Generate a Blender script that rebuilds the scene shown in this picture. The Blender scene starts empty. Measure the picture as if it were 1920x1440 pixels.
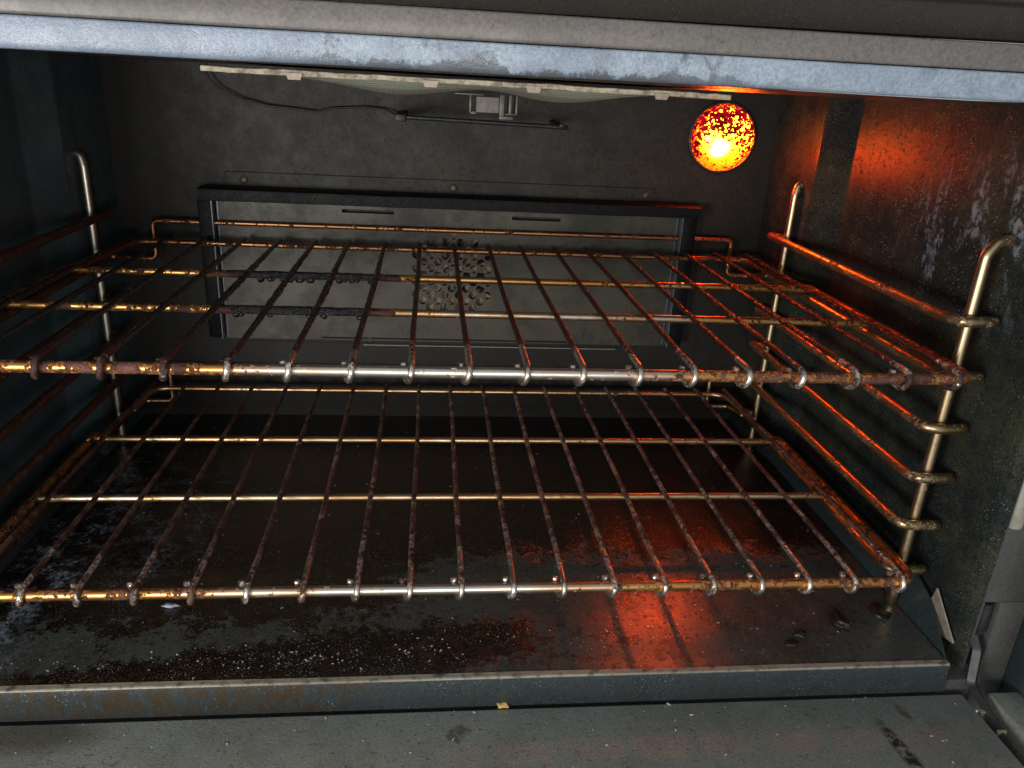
import bpy, bmesh, math, random
from mathutils import Vector, Matrix, noise as mn
random.seed(7)
S = bpy.context.scene
COL = S.collection

# ------------------------------------------------------------------ camera
cam_d = bpy.data.cameras.new('camera'); cam = bpy.data.objects.new('camera', cam_d); COL.objects.link(cam)
_x = Vector((0.9940547, -0.0960068, 0.0513606)); _y = Vector((-0.0128628, 0.3648600, 0.9309735)); _z = Vector((-0.1081193, -0.9260993, 0.3614560))
cam.matrix_world = Matrix(((_x.x, _y.x, _z.x, 0.0067714), (_x.y, _y.y, _z.y, -0.4054424), (_x.z, _y.z, _z.z, 0.1517428), (0, 0, 0, 1)))
cam_d.sensor_width = 36.0; cam_d.lens = 1445.504 / 1920 * 36; cam_d.clip_start = 0.01; cam_d.clip_end = 50
S.camera = cam

# ------------------------------------------------------------------ world, lights, exposure
W = bpy.data.worlds.new('World'); S.world = W; W.use_nodes = True
bg = W.node_tree.nodes['Background']; bg.inputs[0].default_value = (0.64, 0.68, 0.70, 1); bg.inputs[1].default_value = 0.62
def area(name, loc, target, size, power, color, size_y=None):
    d = bpy.data.lights.new(name, 'AREA'); o = bpy.data.objects.new(name, d); COL.objects.link(o)
    d.energy = power; d.color = color; d.size = size
    if size_y: d.shape = 'RECTANGLE'; d.size_y = size_y
    o.location = loc; o.rotation_euler = (Vector(target) - Vector(loc)).to_track_quat('-Z', 'Y').to_euler()
    return o
area('window_light', (-0.46, -0.66, 0.00), (0.10, 0.20, -0.05), 0.22, 5.6, (1.0, 0.97, 0.90))
area('fill_light', (0.06, -0.80, 0.02), (0.06, 0.30, -0.02), 0.14, 2.0, (1.0, 0.94, 0.85))  # added lamp near the camera, for rod highlights and left-wall fill
S.view_settings.view_transform = 'Standard'; S.view_settings.look = 'None'
S.view_settings.exposure = 0.0; S.view_settings.gamma = 1.0; S.view_settings.use_curve_mapping = False
S.render.engine = 'CYCLES'
S.cycles.max_bounces = 8; S.cycles.glossy_bounces = 5; S.cycles.diffuse_bounces = 4; S.cycles.sample_clamp_indirect = 6.0
S.cycles.use_denoising = True; S.cycles.caustics_reflective = False; S.cycles.caustics_refractive = False

# ------------------------------------------------------------------ node helpers
class N:
    def __init__(s, name):
        s.m = bpy.data.materials.new(name); s.m.use_nodes = True; s.t = s.m.node_tree; s.n = s.t.nodes
        s.n.clear(); s.out = s.n.new('ShaderNodeOutputMaterial'); s.p = s.n.new('ShaderNodeBsdfPrincipled')
        s.t.links.new(s.p.outputs[0], s.out.inputs[0])
        s.tc = s.n.new('ShaderNodeTexCoord').outputs['Object']
        sx = s.n.new('ShaderNodeSeparateXYZ'); s.l(s.tc, sx.inputs[0]); s.x, s.y, s.z = sx.outputs
    def l(s, a, b): s.t.links.new(a, b)
    def v(s, sock, val):
        if isinstance(val, bpy.types.NodeSocket): s.l(val, sock)
        elif isinstance(val, (tuple, list)) and len(val) == 3 and len(sock.default_value) == 4: sock.default_value = (*val, 1)
        else: sock.default_value = val
    def math(s, op, a, b=0.0, c=0.0, clamp=False):
        k = s.n.new('ShaderNodeMath'); k.operation = op; k.use_clamp = clamp
        s.v(k.inputs[0], a); s.v(k.inputs[1], b); s.v(k.inputs[2], c); return k.outputs[0]
    def noise(s, scale, detail=5, rough=.55, dist=0.0, stretch=None, off=(0, 0, 0)):
        k = s.n.new('ShaderNodeTexNoise'); k.inputs['Scale'].default_value = scale; k.inputs['Detail'].default_value = detail
        k.inputs['Roughness'].default_value = rough; k.inputs['Distortion'].default_value = dist
        mp = s.n.new('ShaderNodeMapping'); mp.inputs['Scale'].default_value = stretch or (1, 1, 1); mp.inputs['Location'].default_value = off
        s.l(s.tc, mp.inputs[0]); s.l(mp.outputs[0], k.inputs['Vector']); return k.outputs[0]
    def vor(s, scale, feature='F1', rnd=1.0, stretch=None, out=0):
        k = s.n.new('ShaderNodeTexVoronoi'); k.feature = feature; k.inputs['Scale'].default_value = scale; k.inputs['Randomness'].default_value = rnd
        mp = s.n.new('ShaderNodeMapping'); mp.inputs['Scale'].default_value = stretch or (1, 1, 1)
        s.l(s.tc, mp.inputs[0]); s.l(mp.outputs[0], k.inputs['Vector']); return k.outputs[out]
    def mr(s, v, a, b, c=0.0, d=1.0, smooth=True):
        k = s.n.new('ShaderNodeMapRange'); k.interpolation_type = 'SMOOTHSTEP' if smooth else 'LINEAR'
        s.v(k.inputs['Value'], v); s.v(k.inputs['From Min'], a); s.v(k.inputs['From Max'], b); s.v(k.inputs['To Min'], c); s.v(k.inputs['To Max'], d)
        return k.outputs[0]
    def mix(s, f, a, b):
        k = s.n.new('ShaderNodeMix'); k.data_type = 'RGBA'; s.v(k.inputs[0], f)
        s.v(k.inputs[6], a); s.v(k.inputs[7], b); return k.outputs[2]
    def ramp(s, f, stops, interp='LINEAR'):
        k = s.n.new('ShaderNodeValToRGB'); k.color_ramp.interpolation = interp; e = k.color_ramp.elements
        while len(e) > 1: e.remove(e[-1])
        for i, (p, c) in enumerate(stops):
            q = e[0] if i == 0 else e.new(p)
            q.position = p; q.color = (*c, 1) if isinstance(c, tuple) else (c, c, c, 1)
        s.l(f, k.inputs[0]); return k.outputs[0]
    def bump(s, h, strength, dist, prev=None):
        k = s.n.new('ShaderNodeBump'); k.inputs['Strength'].default_value = strength; k.inputs['Distance'].default_value = dist
        s.l(h, k.inputs['Height'])
        if prev: s.l(prev, k.inputs['Normal'])
        return k.outputs[0]
    def blob(s, cx, cy, rx, ry, ax='xy', rot=0.0, soft=.5):
        """1 in an ellipse, 0 outside (position of a stain on the thing)"""
        d = {'x': s.x, 'y': s.y, 'z': s.z}; u = s.math('SUBTRACT', d[ax[0]], cx); v = s.math('SUBTRACT', d[ax[1]], cy)
        c, n = math.cos(rot), math.sin(rot)
        a = s.math('DIVIDE', s.math('ADD', s.math('MULTIPLY', u, c), s.math('MULTIPLY', v, n)), rx)
        b = s.math('DIVIDE', s.math('SUBTRACT', s.math('MULTIPLY', v, c), s.math('MULTIPLY', u, n)), ry)
        r = s.math('SQRT', s.math('ADD', s.math('MULTIPLY', a, a), s.math('MULTIPLY', b, b)))
        return s.mr(r, 1 - soft, 1 + soft, 1.0, 0.0)
    def set(s, **k):
        for a, b in k.items(): s.v(s.p.inputs[a.replace('_', ' ')], b)

FZ, CZ, BY, XC = -.186, .1555, .362, .0295       # floor, ceiling, back wall, middle of the cavity
# ------------------------------------------------------------------ materials
def enamel(name, base=(.020, .026, .030), film=(.045, .040, .032), film_amt=.5, rough=(.28, .5), speck=.5, speck_col=(.35, .38, .40),
           pit=.3, bump=.25, char=None, extra=None, grease=None, spec=.5):
    m = N(name)
    n1 = m.noise(14, 8, .62); n2 = m.noise(70, 8, .65); n3 = m.noise(620, 4, .75)
    f = m.math('ADD', m.math('MULTIPLY', n1, .6), m.math('MULTIPLY', n2, .4))
    fm = m.mr(f, .42, .62, 0, film_amt)
    col = m.mix(fm, base, film)
    col = m.mix(m.mr(n3, .35, .65, .30, 0.), col, (.004, .004, .004))
    if grease:                                     # brown drips
        g = m.mr(m.noise(grease[0], 7, .6, .4, grease[2]), grease[1], grease[1] + .10)
        col = m.mix(m.math('MULTIPLY', g, .9), col, grease[3])
    r = m.mr(m.math('ADD', m.math('MULTIPLY', n1, .5), m.math('MULTIPLY', n2, .5)), .35, .65, rough[0], rough[1])
    h = m.math('ADD', m.math('MULTIPLY', n3, .5), m.math('MULTIPLY', n2, .6))
    if char:
        c = char(m)
        cc = m.mix(m.noise(160, 4, .6), (.0022, .002, .0018), (.009, .0045, .003))
        col = m.mix(c, col, cc); r = m.math('ADD', m.math('MULTIPLY', r, m.math('SUBTRACT', 1, c)), m.math('MULTIPLY', c, .14))
        h = m.math('ADD', h, m.math('MULTIPLY', m.math('MULTIPLY', m.noise(230, 6, .7), c), 2.2))
    # fused speckles of the enamel and grit
    vd = m.vor(420); mask = m.mr(m.noise(55, 3), .44, .62)
    sp = m.math('MULTIPLY', m.mr(vd, .10, .22, 1, 0), m.math('MULTIPLY', mask, speck))
    vd2 = m.vor(950); sp2 = m.math('MULTIPLY', m.mr(vd2, .10, .26, 1, 0), speck * .55)
    sp = m.math('MAXIMUM', sp, sp2)
    col = m.mix(sp, col, speck_col)
    pt = m.math('MULTIPLY', m.mr(m.noise(340, 2, .5), .60, .70), pit)
    col = m.mix(pt, col, (.006, .005, .004))
    h = m.math('SUBTRACT', h, m.math('MULTIPLY', pt, .8)); h = m.math('ADD', h, m.math('MULTIPLY', sp, .8))
    if char:                                       # wet glints painted into the crust colour as pale specks, plus ash grains
        gr = m.math('MULTIPLY', m.math('MULTIPLY', m.mr(m.vor(620), .10, .22, 1, 0), m.mr(m.noise(38, 4), .46, .60)), m.math('MULTIPLY', c, m.mr(m.y, .02, .06, .9, .25)))
        col = m.mix(gr, col, (.34, .36, .42)); h = m.math('ADD', h, gr)
    if extra: col, r = extra(m, col, r)
    m.set(Base_Color=col, Roughness=r, Specular_IOR_Level=spec, Normal=m.bump(h, bump, .0009))
    return m.m

def ash(m, col, r, f, c=(.30, .33, .38)):
    g = m.math('MULTIPLY', f, m.math('MULTIPLY', m.mr(m.noise(60, 8, .75, .2), .46, .60), m.mr(m.noise(260, 4, .7), .40, .58)))
    return m.mix(g, col, c), m.math('ADD', r, m.math('MULTIPLY', g, .2))

def right_wall_extra(m, col, r):
    # white mineral streaks running down the upper front of the wall
    st = m.math('MULTIPLY', m.mr(m.noise(34, 8, .7, .6, (1, 1.6, .42), (0, 0, 0)), .49, .60), m.mr(m.noise(190, 5, .7), .42, .60))
    zone = m.blob(.055, .075, .085, .045, 'yz', -.25)
    g = m.math('MULTIPLY', st, zone)
    sp = m.math('MULTIPLY', m.mr(m.vor(330), .12, .2, 1, 0), m.blob(.10, .060, .13, .045, 'yz'))
    g = m.math('MAXIMUM', m.math('MULTIPLY', g, .85), m.math('MULTIPLY', sp, m.mr(m.noise(60), .45, .6)))
    return m.mix(g, col, (.22, .25, .31)), m.math('ADD', r, m.math('MULTIPLY', g, .25))

M = {}
M['wall_r'] = enamel('right_wall_enamel', base=(.017, .022, .022), film=(.046, .048, .030), film_amt=.85, rough=(.13, .26), speck=.45, pit=.6, bump=.42, spec=.05, extra=right_wall_extra)
M['wall_l'] = enamel('left_wall_enamel', base=(.050, .082, .096), film=(.030, .046, .054), film_amt=.8, rough=(.4, .55), speck=.15, pit=.3, bump=.25, spec=.25)
def back_extra(m, col, r):
    f = m.blob(.05, .075, .24, .10, 'xz', 0, .6)
    g = m.math('MULTIPLY', f, m.mr(m.noise(26, 8, .65), .30, .70))
    col = m.mix(m.math('MULTIPLY', g, .8), col, (.046, .041, .035))
    pt = m.math('MULTIPLY', m.mr(m.noise(230, 5, .7), .52, .60), m.mr(m.noise(13, 3), .38, .56))
    return m.mix(m.math('MULTIPLY', pt, .75), col, (.010, .009, .008)), m.math('ADD', r, .12)
M['back'] = enamel('back_wall_enamel', base=(.012, .0115, .011), film=(.022, .019, .017), film_amt=.7, rough=(.36, .52), speck=.10, speck_col=(.2, .19, .17), pit=.4, bump=.40, spec=.3, extra=back_extra)
M['ceil'] = enamel('ceiling_enamel', base=(.05, .045, .04), film=(.06, .04, .03), speck=.1, rough=(.3, .5))
M['cover'] = enamel('fan_cover_enamel', base=(.062, .054, .037), film=(.024, .021, .016), film_amt=.95, rough=(.40, .58), speck=.06, pit=.55, bump=.25)
M['hood'] = enamel('hood_enamel', base=(.003, .0035, .005), film=(.005, .006, .008), rough=(.35, .5), speck=.7, speck_col=(.06, .08, .12), bump=.8, spec=.15)

def floor_char(m):
    n = m.math('ADD', m.math('MULTIPLY', m.noise(48, 8, .68, .3), .6), m.math('MULTIPLY', m.noise(190, 5, .65), .4))
    rear = m.mr(m.y, .06, .14, 0, .30)
    # burnt strip that runs from the lip at the left up to the middle of the floor
    u = m.math('SUBTRACT', m.y, m.math('ADD', m.math('MULTIPLY', m.x, .17), -.004))
    strip = m.math('MULTIPLY', m.mr(m.math('ABSOLUTE', m.math('SUBTRACT', u, -.004)), .006, .036, 1, 0), m.mr(m.x, .02, .13, 1, 0))
    left = m.math('MULTIPLY', m.mr(m.x, -.08, .06, 1, 0), m.mr(m.y, -.005, .05, 0.05, .28))
    k = m.math('ADD', m.math('ADD', rear, m.math('MULTIPLY', strip, .34)), left)
    return m.mr(m.math('ADD', n, k), .60, .68)
def floor_extra(m, col, r):
    col, r = ash(m, col, r, m.math('MAXIMUM', m.blob(-.262, .12, .026, .17, 'xy'), m.math('MULTIPLY', m.blob(-.20, .16, .05, .10), .35)), (.15, .18, .23))
    red = m.math('MULTIPLY', m.mr(m.noise(95, 7, .66), .52, .60), m.blob(.06, -.008, .11, .022, 'xy', 0, .5))
    col = m.mix(m.math('MULTIPLY', red, .8), col, (.030, .013, .009))
    col = m.mix(m.math('MULTIPLY', m.mr(m.noise(120, 5, .6), .60, .66), .7), col, (.040, .024, .010))
    return col, r
M['floor'] = enamel('floor_pan_enamel', base=(.058, .067, .064), film=(.032, .036, .033), film_amt=.9, spec=1.0, rough=(.12, .22), speck=.75, speck_col=(.22, .22, .2), pit=.5, bump=.30, char=floor_char, extra=floor_extra)
def lip_extra(m, col, r):
    g = m.math('MULTIPLY', m.math('MULTIPLY', m.mr(m.noise(170, 7, .7, .3, (1, 1, .35)), .42, .58), m.mr(m.noise(18, 4), .36, .56)), m.mr(m.x, -.02, .06, 1, 0))
    col = m.mix(m.math('MULTIPLY', g, .85), col, m.mix(m.noise(40), (.045, .018, .008), (.045, .038, .014)))
    worn_highlight = m.math('MULTIPLY', m.mr(m.z, FZ - .0009, FZ - .0001), m.mr(m.noise(150, 5, .6), .25, .55))  # pale edge line: wear, plus its bright highlight painted into the colour
    return m.mix(m.math('MULTIPLY', worn_highlight, .6), col, (.40, .36, .28)), r
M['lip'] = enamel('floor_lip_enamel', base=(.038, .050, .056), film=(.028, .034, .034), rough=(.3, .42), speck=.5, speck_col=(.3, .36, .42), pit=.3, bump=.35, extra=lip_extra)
def door_extra(m, col, r):
    s1 = m.math('MULTIPLY', m.blob(.293, -.080, .0045, .022, 'xy', .12, .4), m.mr(m.noise(220, 4), .35, .55))
    s2 = m.math('MULTIPLY', m.mr(m.noise(42, 6, .6, .3, (1, .6, 1)), .64, .72), .6)
    col = m.mix(m.math('MAXIMUM', s1, s2), col, (.045, .028, .010))
    s3 = m.blob(-.215, -.045, .035, .012, 'xy', 0, .6)
    return m.mix(m.math('MULTIPLY', s3, .6), col, (.05, .028, .012)), r
M['door'] = enamel('door_liner_enamel', base=(.300, .315, .290), film=(.225, .230, .205), film_amt=.8, spec=.25, rough=(.32, .46), speck=.9, speck_col=(.34, .36, .33), pit=.28, bump=.45, extra=door_extra)
M['frame'] = enamel('front_frame_enamel', base=(.085, .087, .084), film=(.062, .060, .056), film_amt=.7, rough=(.32, .45), speck=.08, pit=.25, bump=.15)
M['gusset'] = enamel('pan_flange_enamel', base=(.022, .036, .040), film=(.018, .025, .028), rough=(.3, .45), speck=.3, bump=.25)
def header_extra(m, col, r):
    col = m.mix(m.mr(m.noise(9, 4, .5), .35, .65, 0, .5), col, (.16, .19, .28))
    low = m.mr(m.math('SUBTRACT', m.z, .155), .0005, .0070, 1, 0)
    mid = m.mr(m.math('ABSOLUTE', m.math('SUBTRACT', m.x, .05)), .05, .17, 1, 0)
    g = m.math('MULTIPLY', m.mr(m.math('ADD', m.noise(70, 8, .7, .2, (1, 1, .6)), m.math('MULTIPLY', low, .22)), .55, .64), mid)
    col = m.mix(m.math('MULTIPLY', g, .8), col, (.06, .065, .075))
    return col, m.math('ADD', m.math('MULTIPLY', r, m.math('SUBTRACT', 1, g)), m.math('MULTIPLY', g, .15))
M['head_low'] = enamel('header_lip_enamel', base=(.34, .42, .52), film=(.15, .18, .26), film_amt=.7, rough=(.20, .34), speck=.12, speck_col=(.6, .66, .75), pit=.12, bump=.6, extra=header_extra)
M['head_mid'] = enamel('header_band_enamel', base=(.170, .155, .150), film=(.120, .110, .105), film_amt=.8, rough=(.4, .5), speck=.06, pit=.2, bump=.12)
M['head_top'] = enamel('header_top_enamel', base=(.030, .026, .022), film=(.020, .018, .016), film_amt=.8, rough=(.35, .5), speck=.08, pit=.3, bump=.2)

def simple(name, col, rough=.4, metal=0.0, bump=0.0, scale=200, var=.3):
    m = N(name); n = m.noise(scale, 5, .6)
    c2 = tuple(v * (1 - var) for v in col)
    m.set(Base_Color=m.mix(m.mr(n, .35, .65), col, c2), Roughness=rough, Metallic=metal)
    if bump: m.set(Normal=m.bump(n, bump, .0008))
    return m.m
M['black'] = simple('dark_gap', (.004, .004, .005), .8)
M['edge'] = simple('bare_steel_edge', (.30, .27, .21), .4, .2, .3)
M['burner_flange'] = None
m = N('burner_flange'); n = m.noise(120, 7, .7)
m.set(Base_Color=m.ramp(n, [(.0, (.12, .10, .08)), (.42, (.20, .17, .13)), (.54, (.46, .40, .30)), (.72, (.60, .53, .40))]), Roughness=.7, Normal=m.bump(n, .5, .001)); M['burner_flange'] = m.m
m = N('burner_mesh'); v = m.vor(900, rnd=.15)
m.set(Base_Color=m.mix(m.mr(v, .2, .6), (.18, .19, .15), (.32, .33, .27)), Roughness=.8, Normal=m.bump(v, .8, .0006)); M['burner_mesh'] = m.m
M['clip'] = simple('burner_clip', (.42, .34, .28), .55, .3, .3)
M['ceramic'] = simple('igniter_ceramic', (.24, .22, .20), .7, 0, .1)
M['bracket'] = simple('igniter_bracket', (.17, .155, .13), .5, .5, .3)
M['probe'] = simple('probe_tube', (.035, .036, .042), .4, .4, .6)
M['wire_blk'] = simple('probe_lead', (.010, .009, .009), .5, 0, .4)
M['screw'] = simple('screw_head', (.09, .075, .06), .5, .5, .4)
m = N('fan_metal'); n = m.noise(130, 6, .65)
m.set(Base_Color=m.ramp(n, [(.0, (.03, .016, .008)), (.42, (.08, .05, .025)), (.54, (.22, .16, .09)), (.8, (.36, .29, .18))]), Roughness=.55, Metallic=0.0, Normal=m.bump(n, .3, .001)); M['fan'] = m.m
M['crumb'] = simple('crumb', (.36, .35, .34), .8, 0, .5)
M['crumb_y'] = simple('crumb_golden', (.62, .40, .13), .7, 0, .5)
M['flake'] = simple('charred_flake', (.014, .011, .010), .35, 0, .8, 400)
M['flake_l'] = simple('pale_flake', (.30, .33, .40), .5, 0, .5)
M['hinge'] = simple('hinge_steel', (.045, .047, .052), .4, .5, .2)
M['gasket'] = simple('gasket_strip', (.36, .34, .29), .6, 0, .15, 90)

def rodmat(name, bias=0.0, xc=0.0, w=1.0, k=0.0, grease=0.0, gc=(-.10, .20, .11, .12), amber=(.60, .28, .09), clean=(.66, .61, .55), red=(.15, .050, .030), scale=1.0, far=None, t0=.3, tk=0.0):
    """plated steel wire: clean -> straw/amber heat tint -> maroon baked grease -> black crust.
       bias = overall soiling, k = how much it grows with the distance from xc along the rod."""
    m = N(name)
    n = m.math('ADD', m.math('MULTIPLY', m.noise(75 * scale, 7, .68), .62), m.math('MULTIPLY', m.noise(320 * scale, 4, .6), .38))
    d = m.mr(m.math('ABSOLUTE', m.math('SUBTRACT', m.x, xc)), 0, w, 0, 1)
    f = m.math('ADD', m.math('ADD', n, bias - .5), m.math('MULTIPLY', d, k))
    if far is not None:                            # soiling grows from the front end to the back of the wire
        f = m.math('ADD', f, m.mr(m.y, far[0], far[1], 0, far[2]))
    if grease:
        f = m.math('ADD', f, m.math('MULTIPLY', m.blob(*gc, 'xy', 0, .35), grease))
    f = m.math('ADD', f, .0)
    heat = m.noise(22, 4, .5)
    tf = m.math('ADD', m.math('ADD', m.math('MULTIPLY', m.math('SUBTRACT', heat, .5), 1.6), t0), m.math('MULTIPLY', m.math('SUBTRACT', n, .5), 1.2))
    tint = m.mix(m.mr(m.math('ADD', tf, m.math('MULTIPLY', d, tk)), .0, 1.0), clean, amber)
    m1 = m.mr(f, .10, .16)            # maroon
    m2 = m.mr(f, .34, .44)            # black crust
    col = m.mix(m1, tint, m.mix(m.mr(m.noise(140, 4), .4, .6), red, (.06, .022, .018)))
    col = m.mix(m2, col, (.0045, .0045, .006))
    met = m.math('MULTIPLY', m.math('SUBTRACT', 1, m.math('MULTIPLY', m1, .55)), m.math('SUBTRACT', 1, m2))
    ro = m.math('ADD', m.math('ADD', .27, m.math('SUBTRACT', m.math('MULTIPLY', m1, .14), m.math('MULTIPLY', m2, .26))), m.math('MULTIPLY', m.noise(300, 3), .20))
    h = m.math('ADD', m.math('ADD', m.math('MULTIPLY', m1, .5), m.math('MULTIPLY', m2, .6)), m.math('MULTIPLY', m.math('MULTIPLY', m.noise(420, 5, .7), m.math('ADD', 1.8, m.math('MULTIPLY', m2, 2.0))), m1))
    m.set(Base_Color=col, Metallic=met, Roughness=ro, Specular_IOR_Level=m.math('ADD', .5, m.math('MULTIPLY', m2, .5)), Normal=m.bump(h, .7, .0009))
    return m.m
M['u_frame'] = rodmat('upper_front_rod_metal', -.015, .03, .22, .16, t0=-.1, tk=1.3, amber=(.56, .25, .085), red=(.16, .065, .055))
M['u_rod1'] = rodmat('upper_cross_rod_metal', .03, t0=.50, tk=1.0, amber=(.58, .30, .10), red=(.12, .055, .045), xc=.09, w=.28, k=.08, grease=.42, gc=(-.080, .115, .050, .05))
M['u_rod2'] = rodmat('upper_second_rod_metal', .02, .06, .28, .08, .46, (-.085, .215, .062, .06), t0=.9, amber=(.58, .30, .09), red=(.12, .055, .045))
M['u_rear'] = rodmat('upper_rear_rod_metal', .06, .0, .4, .05, .12, t0=1.2, amber=(.42, .19, .09), red=(.13, .05, .035))
M['u_wire'] = rodmat('upper_wire_metal', .03, .05, .22, .12, .38, (-.18, .19, .19, .16), far=(0.0, .06, .27), amber=(.36, .23, .16), red=(.060, .034, .032))
M['l_frame'] = rodmat('lower_front_rod_metal', -.005, .0, .20, .11, t0=-.05, tk=1.2, amber=(.58, .27, .09), red=(.16, .065, .045))
M['l_rod'] = rodmat('lower_cross_rod_metal', -.01, .0, .3, .06, amber=(.55, .30, .12), clean=(.66, .54, .38), t0=.6)
M['l_wire'] = rodmat('lower_wire_metal', .06, .10, .30, .08, far=(0.0, .06, .10), amber=(.42, .29, .19), red=(.15, .092, .070))
M['upright'] = rodmat('upright_metal', .0, 0, 1, 0, amber=(.50, .34, .17), clean=(.58, .46, .30))
M['upright_l'] = rodmat('left_upright_metal', -.09, 0, 1, 0, amber=(.62, .50, .34))
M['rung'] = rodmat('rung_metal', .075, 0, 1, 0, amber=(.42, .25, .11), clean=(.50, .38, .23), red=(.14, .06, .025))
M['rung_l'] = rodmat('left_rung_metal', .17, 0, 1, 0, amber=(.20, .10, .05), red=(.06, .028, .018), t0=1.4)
M['crust'] = simple('burnt_grease_crust', (.006, .006, .008), .22, 0, .8, 500)

# ------------------------------------------------------------------ mesh helpers
def link(name, bm, mat, parent=None, smooth=True, auto=None):
    me = bpy.data.meshes.new(name); bmesh.ops.recalc_face_normals(bm, faces=bm.faces[:]); bm.to_mesh(me); bm.free()
    for m_ in (mat if isinstance(mat, (list, tuple)) else [mat]): me.materials.append(m_)
    if smooth:
        for p in me.polygons: p.use_smooth = True
        if auto is not None and hasattr(me, 'set_sharp_from_angle'): me.set_sharp_from_angle(angle=auto)
    o = bpy.data.objects.new(name, me); COL.objects.link(o)
    if parent:
        o.parent = parent; o.matrix_parent_inverse = parent.matrix_world.inverted() if False else Matrix.Translation(-_loc(parent))
    return o
def _loc(o):
    v = Vector(o.location)
    return v if o.parent is None else v        # things are never rotated, parts sit at identity
def tag(o, label, cat, group=None, kind=None):
    if label: o['label'] = label
    if cat: o['category'] = cat
    if group: o['group'] = group
    if kind: o['kind'] = kind
    return o
def thing(name, loc, label, cat, group=None):
    o = bpy.data.objects.new(name, None); COL.objects.link(o); o.location = loc; o.empty_display_size = .02
    return tag(o, label, cat, group)
def box(bm, x0, x1, y0, y1, z0, z1, bev=0.0, seg=2):
    r = bmesh.ops.create_cube(bm, size=1.0, matrix=Matrix.Translation(((x0 + x1) / 2, (y0 + y1) / 2, (z0 + z1) / 2)) @ Matrix.Diagonal((x1 - x0, y1 - y0, z1 - z0, 1)))
    if bev:
        es = list({e for v in r['verts'] for e in v.link_edges}); bmesh.ops.bevel(bm, geom=es, offset=bev, segments=seg, profile=.5, affect='EDGES')
def fillet(pts, r, seg=6):
    pts = [Vector(p) for p in pts]; rs = r if isinstance(r, (list, tuple)) else [r] * len(pts)
    out = [pts[0]]
    for i in range(1, len(pts) - 1):
        a, b, c = pts[i - 1], pts[i], pts[i + 1]; u = (a - b); v = (c - b); lu, lv = u.length, v.length; u.normalize(); v.normalize()
        ang = u.angle(v); t = min(rs[i] / math.tan(ang / 2), lu * .49, lv * .49)
        p0, p1 = b + u * t, b + v * t
        for k in range(seg + 1):
            s = k / seg; out.append(p0 * (1 - s) ** 2 + b * 2 * s * (1 - s) + p1 * s * s)
    out.append(pts[-1]); return out
def resample(pts, step):
    out = [pts[0].copy()]
    for a, b in zip(pts, pts[1:]):
        n = max(1, int(math.ceil((b - a).length / step)))
        for k in range(1, n + 1): out.append(a.lerp(b, k / n))
    return out
def tube(bm, pts, rad, sides=14, step=.02, rough=None, cap=True):
    """a wire of radius rad along pts; rough(point) adds lumps"""
    pts = resample([Vector(p) for p in pts], step); n = len(pts)
    T = [(pts[min(i + 1, n - 1)] - pts[max(i - 1, 0)]).normalized() for i in range(n)]
    up = Vector((0, 0, 1)) if abs(T[0].z) < .9 else Vector((0, 1, 0)); nrm = (up - T[0] * up.dot(T[0])).normalized()
    rings = []
    for i in range(n):
        nrm = (nrm - T[i] * nrm.dot(T[i])).normalized(); bn = T[i].cross(nrm); ring = []
        for k in range(sides):
            a = 2 * math.pi * k / sides; d = nrm * math.cos(a) + bn * math.sin(a); rr = rad(i / (n - 1)) if callable(rad) else rad
            if rough: rr += rough(pts[i] + d * rr, d)
            ring.append(bm.verts.new(pts[i] + d * rr))
        rings.append(ring)
    for a, b in zip(rings, rings[1:]):
        for k in range(sides): bm.faces.new((a[k], a[(k + 1) % sides], b[(k + 1) % sides], b[k]))
    if cap:
        for ring, s in ((rings[0], -1), (rings[-1], 1)):
            c = sum((v.co for v in ring), Vector()) / sides; t = T[0] if s < 0 else T[-1]
            r0 = (ring[0].co - c).length
            r2 = [bm.verts.new(c + (v.co - c) * .7 + t * s * r0 * .25) for v in ring]
            for k in range(sides): bm.faces.new((ring[k], ring[(k + 1) % sides], r2[(k + 1) % sides], r2[k]))
            bm.faces.new(r2)
def extrude_x(bm, prof, x0, x1, nx=1, closed=False):
    cols = []
    for i in range(nx + 1):
        x = x0 + (x1 - x0) * i / nx; cols.append([bm.verts.new((x, y, z)) for y, z in prof])
    m_ = len(prof)
    for a, b in zip(cols, cols[1:]):
        for k in range(m_ if closed else m_ - 1): bm.faces.new((a[k], a[(k + 1) % m_], b[(k + 1) % m_], b[k]))
    if closed: bm.faces.new(cols[0]); bm.faces.new(cols[-1])
def arc(cx, cy, r, a0, a1, n=5):
    return [(cx + r * math.cos(math.radians(a0 + (a1 - a0) * i / n)), cy + r * math.sin(math.radians(a0 + (a1 - a0) * i / n))) for i in range(n + 1)]

FZ, CZ, BY, XC = -.186, .1555, .362, .0295       # floor, ceiling, back wall, middle of the cavity
MX = lambda x: 2 * XC - x

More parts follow.
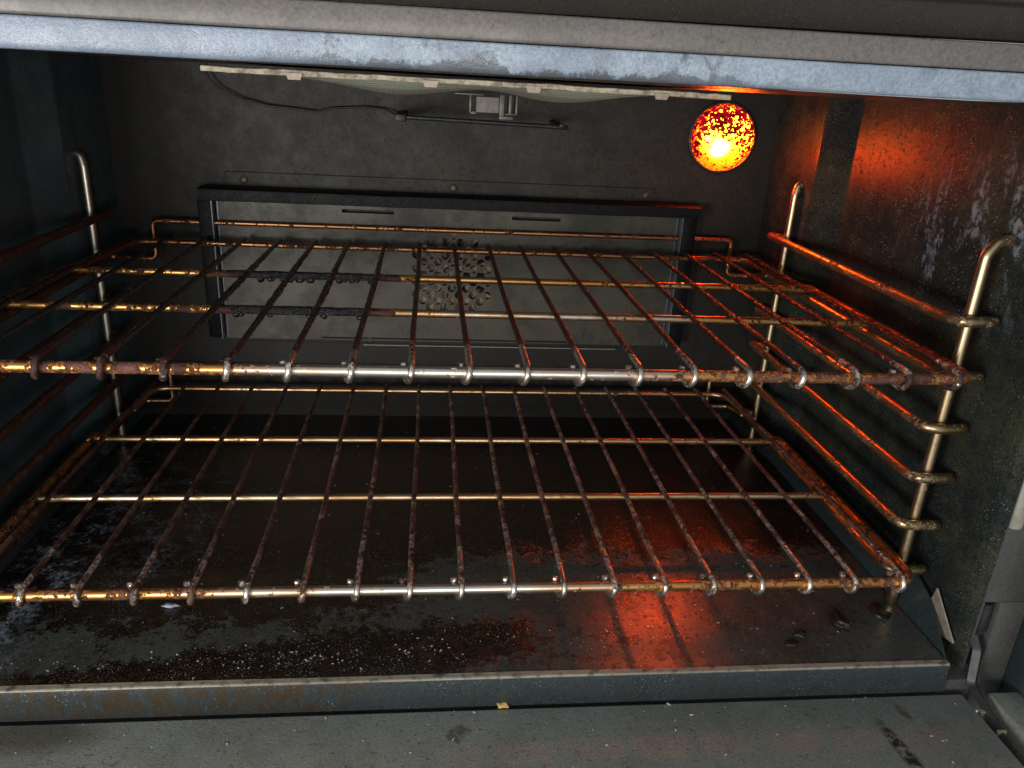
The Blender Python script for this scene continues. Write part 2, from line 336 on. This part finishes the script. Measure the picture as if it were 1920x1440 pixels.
# ================================================================== OVEN BODY
oven = thing('oven', (XC, .17, FZ - .02), 'dark enamelled oven cavity, grease-stained and speckled, open at the front and lit from inside', 'oven')
bm = bmesh.new()                                   # back wall with rounded upright corners
bx0, bx1 = MX(.345), .345
for (a, b) in ((bx0, bx1),):
    vs = [bm.verts.new(p) for p in ((a, BY, FZ - .01), (b, BY, FZ - .01), (b, BY, CZ + .01), (a, BY, CZ + .01))]; bm.faces.new(vs)
    vs = [bm.verts.new(p) for p in ((a - .03, BY + .06, FZ - .03), (b + .03, BY + .06, FZ - .03), (b + .03, BY + .06, CZ + .05), (a - .03, BY + .06, CZ + .05))]; bm.faces.new(vs)
back_wall = link('back_wall', bm, M['back'], oven, smooth=False)
def side_wall(sgn, mat):
    f = (lambda x: x) if sgn > 0 else MX
    prof = [(.3436, BY), (.3456, .272), (.3459, .2700), (.3465, .2688)] + [(.3610, .2425), (.3616, .2412), (.3621, .2395), (.3626, .23), (.3628, .17), (.3625, .10), (.362, -.004)] + \
           [(.3624, -.0115), (.3640, -.0160), (.3668, -.0188), (.3700, -.0200)]
    bm = bmesh.new(); cols = []
    for x, y in prof: cols.append([bm.verts.new((f(x), y, z)) for z in (FZ - .012, -.10, -.02, .06, CZ + .002)])
    for a, b in zip(cols, cols[1:]):
        for k in range(4): bm.faces.new((a[k], a[k + 1], b[k + 1], b[k]))
    return link('side_wall', bm, mat, oven, True, math.radians(2.0))
side_wall(1, M['wall_r'])['label'] = 'right wall with pale streaks and the red reflection of the lamp'
side_wall(-1, M['wall_l'])['label'] = 'left wall in shade with two faint upright creases'
bm = bmesh.new(); extrude_x(bm, [(BY + .001, CZ + .0005), (-.025, CZ + .0005)], MX(.375), .375); link('ceiling', bm, M['ceil'], oven)
# header over the mouth of the oven
bm = bmesh.new()
pr = [(-.020, .1560)] + [(-.0330, .1555)] + arc(-.0355, .1580, .0028, -80, -170, 6) + [(-.0405, .1672), (-.0402, .1680), (-.030, .1684)]
extrude_x(bm, pr, -.42, .50, 60)
for v in bm.verts: v.co.z += (mn.noise(Vector((v.co.x * 14, v.co.y * 60, 0))) * .00025) + (v.co.x + .1) * .0029
link('header_lip', bm, M['head_low'], oven)['label'] = 'pale blue-grey splashed lip over the opening'
bm = bmesh.new()
pr = [(-.030, .1682)] + arc(-.0412, .1697, .0012, -90, -180, 3) + [(-.0436, .1790), (-.0428, .1800), (-.030, .1804)]
extrude_x(bm, pr, -.42, .50, 30)
for v in bm.verts: v.co.z += (v.co.x + .1) * .0030
link('header_band', bm, M['head_mid'], oven)
bm = bmesh.new(); pr = [(-.030, .1795), (-.0420, .1800), (-.0420, .1925), (-.0445, .1940), (-.0470, .1945), (-.0480, .1960), (-.0480, .28), (-.02, .28)]
extrude_x(bm, pr, -.42, .50, 8)
for v in bm.verts: v.co.z += (v.co.x + .1) * .0075
link('header_panel', bm, M['head_top'], oven)
# front frame posts
for sgn in (1, -1):
    f = (lambda x: x) if sgn > 0 else MX
    bm = bmesh.new()
    def bx(x0, x1, y0, y1, z0, z1, b=0.0008):
        a, c = f(x0), f(x1); box(bm, min(a, c), max(a, c), y0, y1, z0, z1, b)
    bx(.3695, .3700, -.0200, -.010, -.24, .175, 0)
    bx(.3698, .4030, -.0200, .0000, -.148, .175, .0006)       # post above the slot
    bx(.3698, .3712, -.0200, .0000, -.240, -.1480, 0)
    bx(.3826, .4030, -.0200, .0000, -.240, -.1482, .0006)
    fr = link('front_frame', bm, M['frame'], oven, True, math.radians(30))
    bm = bmesh.new(); bx(.3700, .3840, -.012, -.004, -.205, -.1470, 0); link('hinge_slot', bm, M['black'], fr, False)
    bm = bmesh.new(); bx(.3716, .3772, -.0208, -.0160, -.1740, -.1500, .0005); link('hinge_bracket', bm, M['hinge'], fr, True, math.radians(30))
    bm = bmesh.new()                                # upright gasket channel, rounded lower end
    tube(bm, [(f(.3745), -.0212, -.0905), (f(.3745), -.0212, .155)], .0046, 20, .03)
    for v in bm.verts: v.co.y = -.0205 + (v.co.y + .0212) * .45
    link('gasket_channel', bm, M['gasket'], fr)
    bm = bmesh.new(); bx(.4040, .47, -.045, .0, -.24, .175, .003); link('outer_panel', bm, M['gusset'], oven, True, math.radians(30))
# oven bottom beneath the pan and strip behind the door
bm = bmesh.new(); box(bm, MX(.372), .372, -.030, BY + .002, FZ - .050, FZ - .016); link('base', bm, M['frame'], oven, False)

# ================================================================== FLOOR PAN (lift-out)
pan = thing('oven_floor_panel', (XC, .16, FZ), 'grey removable floor panel with a blackened greasy middle and a bent front lip', 'floor panel')
px0, px1 = MX(.3475), .3475
bm = bmesh.new()
nx, ny = 90, 60; g = []
for j in range(ny + 1):
    y = -.0300 + (BY - .002 + .0300) * j / ny; row = []
    for i in range(nx + 1):
        x = px0 + (px1 - px0) * i / nx
        z = FZ + mn.noise(Vector((x * 9, y * 9, 0))) * .0006
        row.append(bm.verts.new((x, y, z)))
    g.append(row)
for j in range(ny):
    for i in range(nx): bm.faces.new((g[j][i], g[j][i + 1], g[j + 1][i + 1], g[j + 1][i]))
link('pan_surface', bm, M['floor'], pan)
bm = bmesh.new()
pr = [(-.0296, FZ + .0004)] + arc(-.0328, FZ - .0010, .0014, 80, 175, 6) + [(-.0345, FZ - .0215), (-.030, FZ - .0225)]
extrude_x(bm, pr, px0, px1, 40)
for v in bm.verts:
    if v.co.z > FZ - .004: v.co.z += mn.noise(Vector((v.co.x * 9, -.27, 0))) * .0006
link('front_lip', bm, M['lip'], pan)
for sgn in (1, -1):
    f = (lambda x: x) if sgn > 0 else MX
    bm = bmesh.new(); a, b = f(.3477), f(.3570)
    poly = [(-.0300, FZ - .002), (.010, FZ + .0185), (.030, FZ + .0260), (BY - .004, FZ + .0260), (BY - .004, FZ - .001), (-.0300, FZ - .004)]
    lo = {0: 0., 1: 1., 2: 1., 3: 1., 4: 0., 5: 0.}
    A = [bm.verts.new((a + (b - a) * lo[i], y, z)) for i, (y, z) in enumerate(poly)]
    bm.faces.new(A); r = bmesh.ops.extrude_face_region(bm, geom=bm.faces[:]); bmesh.ops.translate(bm, vec=(.0012 * (1 if sgn > 0 else -1), 0, 0), verts=[v for v in r['geom'] if isinstance(v, bmesh.types.BMVert)])
    fl = link('side_flange', bm, M['gusset'], pan, True, math.radians(20))
    bm = bmesh.new(); P = [(.0110, FZ + .0175), (.0085, FZ + .0285), (-.0190, FZ + .0045), (-.0035, FZ + .0008)]
    tb = (.3582, .3582, .3582, .3582); v0 = [bm.verts.new((f(q), y, z)) for q, (y, z) in zip(tb, P)]; v1 = [bm.verts.new((f(q + .001), y, z + .0004)) for q, (y, z) in zip(tb, P)]
    bm.faces.new(v0); bm.faces.new(v1)
    for i in range(4): bm.faces.new((v0[i], v0[(i + 1) % 4], v1[(i + 1) % 4], v1[i]))
    link('bare_tab', bm, M['edge'], fl, False)

# ================================================================== DOOR (open, below)
bm = bmesh.new(); nx, ny = 40, 30
box(bm, MX(.3605), .3605, -.50, -.0362, -.2220, -.2080, .0015)
door = link('door', bm, M['door'], oven, True, math.radians(30)); door['label'] = 'open oven door lying flat below the opening, grey speckled inner face'
bm = bmesh.new(); box(bm, MX(.400), MX(.3780), -.52, -.0370, -.2500, -.2070, .0015); box(bm, .3780, .400, -.52, -.0370, -.2500, -.2070, .0015); box(bm, MX(.378), .378, -.52, -.502, -.2500, -.2070, .0015)
link('door_rim', bm, M['door'], door, True, math.radians(30))
bm = bmesh.new(); box(bm, MX(.378), .378, -.5015, -.037, -.2500, -.2300); link('outer_panel', bm, M['frame'], door, False)
for sgn in (1, -1):
    f = (lambda x: x) if sgn > 0 else MX
    bm = bmesh.new()
    pts = fillet([(f(.3735), -.0120, -.1700), (f(.3725), -.0250, -.1830), (f(.3690), -.0320, -.2040), (f(.3690), -.075, -.2180)], .006)
    tube(bm, pts, .0034, 4, .006)
    hg = link('hinge_arm', bm, M['hinge'], door, True, math.radians(35))
    bm = bmesh.new(); box(bm, min(f(.3635), f(.3700)), max(f(.3635), f(.3700)), -.052, -.0490, -.2190, -.2090, .0005); box(bm, min(f(.3655), f(.3720)), max(f(.3655), f(.3720)), -.0660, -.0640, -.2190, -.2110, .0005)
    link('hinge_clip', bm, M['edge'], door, False)

# ================================================================== FAN COVER on the back wall
bm = bmesh.new(); box(bm, -.1930, .2535, BY - .0120, BY - .0105, -.0975, .0440)
pan_o = link('fan_cover', bm, M['cover'], oven, False); cover = pan_o; cover['label'] = 'brown-grey fan cover with a black hood and a round patch of punched holes'
bm = bmesh.new(); box(bm, -.185, .228, BY - .0016, BY - .0001, -.104, .063, .0006, 1); link('mounting_plate', bm, M['back'], cover, True, math.radians(30))
HC = (.0290, -.0280)
bm = bmesh.new(); cnt = 0
for i in range(-8, 9):
    for j in range(-8, 9):
        if (i + j) % 2: continue
        hx, hz = HC[0] + i * .0071, HC[1] + j * .0066
        if math.hypot(hx - HC[0], hz - HC[1]) < .0410:
            bmesh.ops.create_cone(bm, cap_ends=True, segments=20, radius1=.0041, radius2=.0041, depth=.02, matrix=Matrix.Translation((hx, BY - .0112, hz)) @ Matrix.Rotation(math.pi / 2, 4, 'X'))
for (sx0, sx1, sz0, sz1) in ((-.0770, -.0280, .0300, .0335), (.0860, .1340, .0288, .0323), (-.10, .15, -.0962, -.0945)):
    box(bm, sx0, sx1, BY - .02, BY - .005, sz0, sz1)
me = bpy.data.meshes.new('cut'); bm.to_mesh(me); bm.free(); cut = bpy.data.objects.new('cut', me); COL.objects.link(cut)
md = pan_o.modifiers.new('b', 'BOOLEAN'); md.operation = 'DIFFERENCE'; md.object = cut; md.solver = 'EXACT'
bpy.context.view_layer.update(); dg = bpy.context.evaluated_depsgraph_get(); nm = bpy.data.meshes.new_from_object(pan_o.evaluated_get(dg))
pan_o.modifiers.clear(); pan_o.data = nm; bpy.data.objects.remove(cut)
bm = bmesh.new()                                   # hood over the top of the cover
pr = [(BY - .0017, .0500), (.3370, .0505), (.3345, .0490), (.3340, .0470), (.3345, .0392), (.3370, .0385), (BY - .0105, .0400)]
extrude_x(bm, pr, -.2040, .2700, 40)
for v in bm.verts: v.co.z += mn.noise(v.co * 30) * .0006
for xs in (-.2040, .2700):
    vs = [bm.verts.new((xs, y, z)) for y, z in pr]; bm.faces.new(vs)
link('hood', bm, M['hood'], cover, True, math.radians(40))
for x0, x1, xe in ((-.2070, -.1945, -.1932), (.2555, .2690, .2542)):
    bm = bmesh.new(); box(bm, x0, x1, .3400, BY - .0002, -.0940, .0392, .001); fl = link('side_flange', bm, M['hood'], cover, True, math.radians(30))
    bm = bmesh.new(); w = .0008; xa = -.1944 if x0 < 0 else .2545
    box(bm, xa - w / 2, xa + w / 2, .3402, BY - .0105, -.0955, .0385); box(bm, xa - .0030 - w / 2 + (.006 if x0 < 0 else 0), xa - .003 + w / 2 + (.006 if x0 < 0 else 0), BY - .0128, BY - .0119, -.0955, .0385)
    link('bent_edge', bm, simple('flange_edge', (.16, .19, .24), .35, .3), cover, False)
for sx, sz, sy in ((-.168, .0555, BY - .0016), (.0290, .0555, BY - .0016), (.2200, .0560, BY - .0016), (-.0530, -.1000, BY - .0016), (.1080, -.0990, BY - .0016), (.2150, -.0980, BY - .0016)):
    bm = bmesh.new(); bmesh.ops.create_uvsphere(bm, u_segments=14, v_segments=8, radius=.0040, matrix=Matrix.Translation((sx, sy, sz)) @ Matrix.Diagonal((1, .45, 1, 1)))
    link('screw', bm, M['screw'], cover)
bm = bmesh.new()                                   # thin bright ledge below the panel
box(bm, -.06, .205, BY - .0022, BY - .0012, -.1062, -.1053, 0); link('lower_edge', bm, M['edge'], cover, False)

bm = bmesh.new(); bmesh.ops.create_cone(bm, cap_ends=True, segments=40, radius1=.048, radius2=.048, depth=.002, matrix=Matrix.Translation((HC[0], BY - .0032, HC[1])) @ Matrix.Rotation(math.pi / 2, 4, 'X'))
fan = link('convection_fan', bm, M['fan'], oven, True, math.radians(30)); fan['label'] = 'rusty pale fan showing through the punched holes'
for k in range(14):
    a = 2 * math.pi * k / 14; bm = bmesh.new(); box(bm, .012, .046, -.0024, .0024, -.0009, .0009)
    bmesh.ops.transform(bm, verts=bm.verts[:], matrix=Matrix.Translation((HC[0], BY - .0070, HC[1])) @ Matrix.Rotation(a, 4, 'Y') @ Matrix.Rotation(.35, 4, 'X'))
    link('blade', bm, M['probe'], fan, False)
bm = bmesh.new(); bmesh.ops.create_uvsphere(bm, u_segments=16, v_segments=8, radius=.009, matrix=Matrix.Translation((HC[0], BY - .006, HC[1])) @ Matrix.Diagonal((1, .4, 1, 1))); link('hub', bm, M['screw'], fan)

# ================================================================== LAMP (lit, upper right of the back wall)
LC = Vector((.2895, BY, .1140)); LR = .0315
m = N('lamp_glass'); m.n.remove(m.p)
dirt = m.math('ADD', m.math('MULTIPLY', m.noise(330, 3, .6, .3), .75), m.math('MULTIPLY', m.noise(60, 3, .6), .35))
hot = m.blob(LC.x - .007, LC.z - .010, .013, .011, 'xz', 0, .9)
top = m.mr(m.math('SUBTRACT', m.z, LC.z), -.020, .026, 0, 1)
dirty = m.math('ADD', m.math('SUBTRACT', dirt, m.math('MULTIPLY', hot, .13)), m.math('MULTIPLY', top, .07))
mask = m.mr(dirty, .505, .55)
rim = m.mr(m.math('SQRT', m.math('ADD', m.math('POWER', m.math('SUBTRACT', m.x, LC.x), 2), m.math('POWER', m.math('SUBTRACT', m.z, LC.z), 2))), LR * .68, LR * .97)
clean = m.mix(top, (30., .95, .015), (62., 17.0, .5))
clean = m.mix(m.blob(LC.x - .008, LC.z - .009, .0065, .0055, 'xz', .4, .9), clean, (560., 38., 3.0))
clean = m.mix(rim, clean, (4.5, .45, .01))
burnt = m.mix(m.mr(m.noise(90, 3), .4, .6), (.52, .002, .014), (.16, .002, .004))
em = m.n.new('ShaderNodeEmission'); m.l(m.mix(mask, clean, burnt), em.inputs[0]); em.inputs[1].default_value = 1.0
gl = m.n.new('ShaderNodeBsdfGlossy'); gl.inputs[0].default_value = (.04, .04, .04, 1); gl.inputs[1].default_value = .2
ad = m.n.new('ShaderNodeAddShader'); m.l(em.outputs[0], ad.inputs[0]); m.l(gl.outputs[0], ad.inputs[1]); m.l(ad.outputs[0], m.out.inputs[0])
bm = bmesh.new(); rings = []
for i in range(15):
    t = i / 14 * math.pi / 2; r_ = LR * math.sin(t); d_ = .020 * math.cos(t)
    rings.append([bm.verts.new((LC.x + r_ * math.cos(a * math.pi / 24), BY - .002 - d_, LC.z + r_ * math.sin(a * math.pi / 24))) for a in range(48)] if i else [bm.verts.new((LC.x, BY - .002 - d_, LC.z))])
for i in range(14):
    for k in range(48):
        if i == 0: bm.faces.new((rings[0][0], rings[1][k], rings[1][(k + 1) % 48]))
        else: bm.faces.new((rings[i][k], rings[i][(k + 1) % 48], rings[i + 1][(k + 1) % 48], rings[i + 1][k]))
lamp = link('oven_lamp', bm, m.m, oven); lamp['label'] = 'round glowing red and yellow lamp with burnt spots on its glass'
bm = bmesh.new(); tube(bm, [(LC.x + (LR + .0012) * math.cos(a * math.pi / 24), BY - .001, LC.z + (LR + .0012) * math.sin(a * math.pi / 24)) for a in range(49)], .0014, 8, .01, cap=False)
link('retaining_ring', bm, M['probe'], lamp)

# ================================================================== BURNER under the ceiling
bx0_, bx1_, by0_, by1_ = -.129, .1955, .10, .31
bm = bmesh.new(); pr_t, pr_b = .1545, .1512
def ring_plate(bm, x0, x1, y0, y1, w, z0, z1, b=.0003):
    box(bm, x0, x1, y0, y0 + w, z0, z1, b, 1); box(bm, x0, x1, y1 - w, y1, z0, z1, b, 1)
    box(bm, x0, x0 + w, y0 + w, y1 - w, z0, z1, b, 1); box(bm, x1 - w, x1, y0 + w, y1 - w, z0, z1, b, 1)
ring_plate(bm, bx0_, bx1_, by0_, by1_, .008, .1500, .1530)
bmesh.ops.subdivide_edges(bm, edges=[e for e in bm.edges if abs(e.verts[0].co.x - e.verts[1].co.x) > .1], cuts=60)
for v in bm.verts: v.co.z += mn.noise(v.co * 45) * .0005 + mn.noise(v.co * 170) * .0005
burner = link('broiler_burner', bm, M['burner_flange'], oven, True, math.radians(30)); burner['label'] = 'flat broiler burner with sagging pale mesh and a flaking flange'
bm = bmesh.new(); nx, ny = 60, 24; g = []
for j in range(ny + 1):
    row = []; y = by0_ + .007 + (by1_ - by0_ - .014) * j / ny
    for i in range(nx + 1):
        u = i / nx; x = bx0_ + .008 + (bx1_ - bx0_ - .016) * u
        e = min(1, 8 * u * (1 - u)) * max(0.0, math.sin(math.pi * j / ny)) ** .35
        s = .0088 * math.exp(-((x + .016) / .046) ** 2) + .0086 * math.exp(-((x - .098) / .038) ** 2) + .0010
        row.append(bm.verts.new((x, y, .1508 - s * e + mn.noise(Vector((x * 60, y * 60, 3))) * .0003)))
    g.append(row)
for j in range(ny):
    for i in range(nx): bm.faces.new((g[j][i], g[j][i + 1], g[j + 1][i + 1], g[j + 1][i]))
link('mesh_screen', bm, M['burner_mesh'], burner)
for cx in (.0060, .0690, -.075, .150):
    bm = bmesh.new(); P = [(cx - .0050, .1515), (cx + .0050, .1515), (cx + .0036, .1478), (cx - .0036, .1478)]
    v0 = [bm.verts.new((x, by0_ - .0012, z)) for x, z in P]; v1 = [bm.verts.new((x, by0_ - .0002, z)) for x, z in P]
    bm.faces.new(v0); bm.faces.new(v1)
    for i in range(4): bm.faces.new((v0[i], v0[(i + 1) % 4], v1[(i + 1) % 4], v1[i]))
    link('clip', bm, M['clip'], burner, False)

bm = bmesh.new(); box(bm, .0425, .0610, .2550, .2680, .1295, .1415, .0008); ign = link('igniter', bm, M['ceramic'], oven, True, math.radians(30)); ign['label'] = 'small grey ceramic igniter block in a slotted bracket'
bm = bmesh.new(); box(bm, .0250, .0480, .2500, .2700, .1425, .1436, .0003)
box(bm, .0370, .0385, .2560, .2690, .1290, .1430, .0003); box(bm, .0370, .0430, .2680, .2690, .1290, .1320, .0003)
box(bm, .0380, .0428, .2570, .2580, .1280, .1300, .0003)
box(bm, .0612, .0650, .2530, .2545, .1265, .1436, .0003); box(bm, .0612, .0725, .2530, .2545, .1250, .1275, .0003)
box(bm, .0690, .0712, .2560, .2700, .1290, .1436, .0003); box(bm, .0745, .0760, .2560, .2700, .1290, .1436, .0003); box(bm, .0650, .0760, .2560, .2700, .1285, .1297, .0003)
link('bracket', bm, M['bracket'], ign, True, math.radians(30))

bm = bmesh.new(); tube(bm, [(-.0185, .300, .1212), (.1255, .300, .1190)], .0019, 10, .01, lambda p, d: mn.noise(p * 300) * .0003); probe = link('temperature_probe', bm, M['probe'], oven); probe['label'] = 'thin black probe rod lying across below the igniter'
bm = bmesh.new(); box(bm, -.0240, -.0150, .2960, .3615, .1175, .1236, .0008); link('holder', bm, M['wire_blk'], probe, True, math.radians(30))
bm = bmesh.new(); box(bm, .118, .1225, .2965, .3615, .1190, .1222, .0006); link('holder', bm, M['wire_blk'], probe, True, math.radians(30))
bm = bmesh.new()
wp = [(-.1963, .352, .1540), (-.1861, .352, .1376), (-.1639, .354, .1276), (-.1410, .355, .1229), (-.1129, .356, .1211), (-.0988, .356, .1195), (-.0844, .356, .1233), (-.0558, .356, .1257), (-.0366, .354, .1248), (-.0221, .350, .1190), (-.020, .330, .1200)]
tube(bm, fillet(wp, .02, 4), .0009, 8, .004, lambda p, d: mn.noise(p * 260) * .0003); link('lead_wire', bm, M['wire_blk'], probe)

# ================================================================== RACK SUPPORTS
def support(sgn, label):
    f = (lambda x: x) if sgn > 0 else MX
    t = thing('rack_support', (f(.344), .17, FZ), label, 'rack support', 'wire rack supports on the side walls')
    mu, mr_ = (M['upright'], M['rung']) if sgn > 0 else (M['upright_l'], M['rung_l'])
    for y, ux in ((.0305, .3440), (.2900, .3402)):
        bm = bmesh.new()
        tube(bm, fillet([(f(ux), y, FZ + .0005), (f(ux), y, .0700), (f(ux + (.007 if y < .1 else .002)), y + .001, .0790), (f(.3600 if y < .1 else .3470), y + .002, .0785 if y < .1 else .0812)], .008), .0034, 16, .012)
        link('upright', bm, mu, t)
    for k in range(6):
        z = .0295 - .0364 * k; bm = bmesh.new()
        tube(bm, fillet([(f(.3570), .0236, z), (f(.3305), .0236, z), (f(.3315), .3060, z), (f(.3320), .3080, z), (f(.3440), .2975, z)], [0, .010, .001, .004, 0]), .0035, 16, .008, lambda p, d: mn.noise(p * 180) * .00012)
        link('rung', bm, mr_, t)
    return t
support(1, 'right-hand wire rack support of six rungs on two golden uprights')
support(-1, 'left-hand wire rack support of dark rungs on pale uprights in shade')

# ================================================================== RACKS
def rack(z0, label, up):
    t = thing('oven_rack', (XC, .165, z0), label, 'oven rack', 'chrome wire oven racks')
    xl, xr = MX(.3345), .3345; Y1, Y2, Y3 = .1147, .2153, .3313
    mf, m1, m2, m3, mw = (M['u_frame'], M['u_rod1'], M['u_rod2'], M['u_rear'], M['u_wire']) if up else (M['l_frame'], M['l_rod'], M['l_rod'], M['l_rod'], M['l_wire'])
    def gz(p):                                      # where burnt grease has built up
        if not up: return .12 * max(0, 1 - math.hypot((p.x + .16) / .12, (p.y - .12) / .16))
        return max(0., min(1., 1.7 * (1 - math.hypot((p.x + .10) / .12, (p.y - .185) / .14))))
    def lump(s):
        return lambda p, d: gz(p) * max(0, mn.noise(p * 170) + .55 + .5 * mn.noise(p * 420)) * s + mn.noise(p * 330) * .00010
    bm = bmesh.new()
    tube(bm, [p + Vector((0, 0, z0)) for p in fillet([(xl + .012, Y2, .0005), (xl, Y2 + .008, .0002), (xl, Y2 - .01, 0), (xl, 0, 0), (xr, 0, 0), (xr, Y2 - .01, 0), (xr, Y2 + .008, .0002), (xr - .012, Y2, .0005)], [0, .004, .003, .015, .015, .003, .004, 0])], .0034, 16, .006, lambda p, d: mn.noise(p * 260) * .00010)
    link('outer_frame', bm, mf, t)
    for Y, mm in ((Y1, m1), (Y2, m2)):
        bm = bmesh.new(); tube(bm, [(xl + .002, Y, z0 + .0005), (xr - .002, Y, z0 + .0005)], .0028, 14, .0022, lump(.0005)); link('cross_rod', bm, mm, t)
    bm = bmesh.new()
    tube(bm, [p + Vector((0, 0, z0 + .0005)) for p in fillet([(xl + .006, Y2 - .002, 0), (xl + .010, .27, 0), (xl + .014, Y3, 0), (xr - .014, Y3, 0), (xr - .010, .27, 0), (xr - .006, Y2 - .002, 0)], [0, .05, .018, .018, .05, 0])], .0026, 14, .004, lump(.0008)); link('rear_frame', bm, m3, t)
    bm = bmesh.new()
    tube(bm, [p + Vector((0, 0, z0)) for p in fillet([(xl + .008, .290, -.005), (-.2775, .343, -.0180), (-.2500, .345, -.0185), (-.2500, .345, .0172), (.3085, .345, .0172), (.3085, .345, -.0185), (.3330, .343, -.0180), (xr - .008, .290, -.005)], [0, .006, .006, .006, .006, .006, .006, 0])], .0023, 12, .005, lambda p, d: mn.noise(p * 200) * .00012); link('stop_rail', bm, m3, t)
    R = .0034 + .0017
    for i in range(19):
        x = .322 - .0325 * i + random.uniform(-.0006, .0006); jr = random.uniform(-.0006, .0006)
        pts = [Vector((x + jr, .3370, z0 + .0040)), Vector((x + jr, .3330, z0 + .0050))]
        pts += [Vector((x + jr * (y / .33) + .0004 * math.sin(y * 19 + i), y, z0 + .0051)) for y in [.33 - .03 * q for q in range(11)]]
        a1 = 385 if not up else 372
        for q in range(15):
            a = math.radians(90 + (a1 - 90) * q / 14); pts.append(Vector((x - .0048 * max(0, (q - 4) / 10), R * math.cos(a) * 1.02, z0 + R * math.sin(a))))
        pts.append(pts[-1] + Vector((0, .0004, .0022)))
        bm = bmesh.new(); lf = lump(.0008)
        tube(bm, pts, lambda s: .00190 + .00022 * max(0, (s - .90) / .10), 10, .0028, lambda p, d: lf(p, d) if p.y > .012 else 0)
        link('wire', bm, mw, t)
    if up:
        for k in range(24):                         # hardened drips below the greasy cross rods
            Y = random.choice((Y1, Y2, Y2)); x = random.uniform(-.135, -.035); q = random.uniform(.0012, .0026); bm = bmesh.new()
            bmesh.ops.create_uvsphere(bm, u_segments=12, v_segments=8, radius=q, matrix=Matrix.Translation((x, Y + random.uniform(-.001, .001), z0 - .0030)) @ Matrix.Diagonal((1.5, 1, random.uniform(.9, 1.7), 1)))
            for v in bm.verts: v.co += Vector((mn.noise(v.co * 400), 0, mn.noise(v.co * 300))) * .0006
            link('grease_drip', bm, M['crust'], t)
    return t
rack(0.0, 'upper wire rack with its left part caked in black burnt grease', True)
rack(-.1454, 'lower wire rack, cleaner, just above the oven floor panel', False)

# ================================================================== CRUMBS
def chip(name, loc, s, mat, seed, flat=.35, label=None):
    bm = bmesh.new(); bmesh.ops.create_icosphere(bm, subdivisions=3, radius=1)
    for v in bm.verts:
        n_ = mn.noise(v.co * 1.3 + Vector((seed, 0, 0))) * .6 + mn.noise(v.co * 3 + Vector((0, seed, 0))) * .25; v.co *= 1 + n_; v.co = Vector((v.co.x * s[0], v.co.y * s[1], v.co.z * s[2] * flat))
    zmin = min(v.co.z for v in bm.verts)
    for v in bm.verts: v.co += Vector(loc) - Vector((0, 0, zmin + .0002))
    o = link(name, bm, mat); return o
tag(chip('crumb', (.0555, -.0352, -.2078), (.0036, .0020, .004), M['crumb_y'], 3.1), 'golden crumb at the foot of the floor lip on the open door', 'crumb')
tag(chip('charred_flake', (.294, .010, FZ), (.0050, .0085, .007), M['flake'], 1.7), 'curled charred flake on the floor near the right corner of the lower rack', 'burnt flake')
tag(chip('charred_flake', (.2600, -.0010, FZ), (.0042, .0034, .005), M['flake'], 5.2, .18), 'small burnt blob on the floor in front of the curled flake', 'burnt flake')
tag(chip('charred_flake', (.329, .020, FZ), (.0055, .0080, .005), M['flake'], 8.4, .22), 'black burnt lump beside the foot of the right front upright', 'burnt flake')
tag(chip('charred_flake', (.2505, -.0100, FZ), (.0040, .0032, .004), M['flake'], 9.9, .16), 'reddish burnt blob farther left and nearer the floor lip', 'burnt flake')
tag(chip('pale_flake', (-.1630, .0400, FZ), (.0050, .0018, .004), M['flake_l'], 2.2), 'bluish pale flake on the blackened floor under the lower rack', 'flake')
bm = bmesh.new()
def tiny(x, y, z, s):
    q = bmesh.ops.create_icosphere(bm, subdivisions=1, radius=s, matrix=Matrix.Translation((x, y, z + s * .3)) @ Matrix.Rotation(random.uniform(0, 6), 4, 'Z') @ Matrix.Diagonal((random.uniform(.7, 2.2), random.uniform(.5, 1), .5, 1)))
    for v in q['verts']: v.co += Vector((random.uniform(-1, 1), random.uniform(-1, 1), random.uniform(-.5, .5))) * s * .3
for _ in range(520):
    x0_ = random.random(); x = random.gauss(-.08, .08) if x0_ < .7 else random.gauss(.05, .12); y = random.gauss(-.010, .009) + .10 * max(0, x)
    if -.26 < x < .33 and -.028 < y < .07: tiny(x, y, FZ, random.choice((.00012, .00015, .0002, .0002, .0003, .0003, .0006)))
for _ in range(160):
    tiny(random.uniform(-.25, .33), random.uniform(-.02, .33), FZ, random.choice((.0003, .0004, .0006)))
for _ in range(120):
    tiny(random.uniform(-.25, .35), random.uniform(-.12, -.037), -.2079, random.choice((.0003, .0004, .0006, .0010)))
tag(link('crumbs', bm, M['crumb']), 'pale crumbs and grit scattered over the floor and the door', 'crumbs', None, 'stuff')
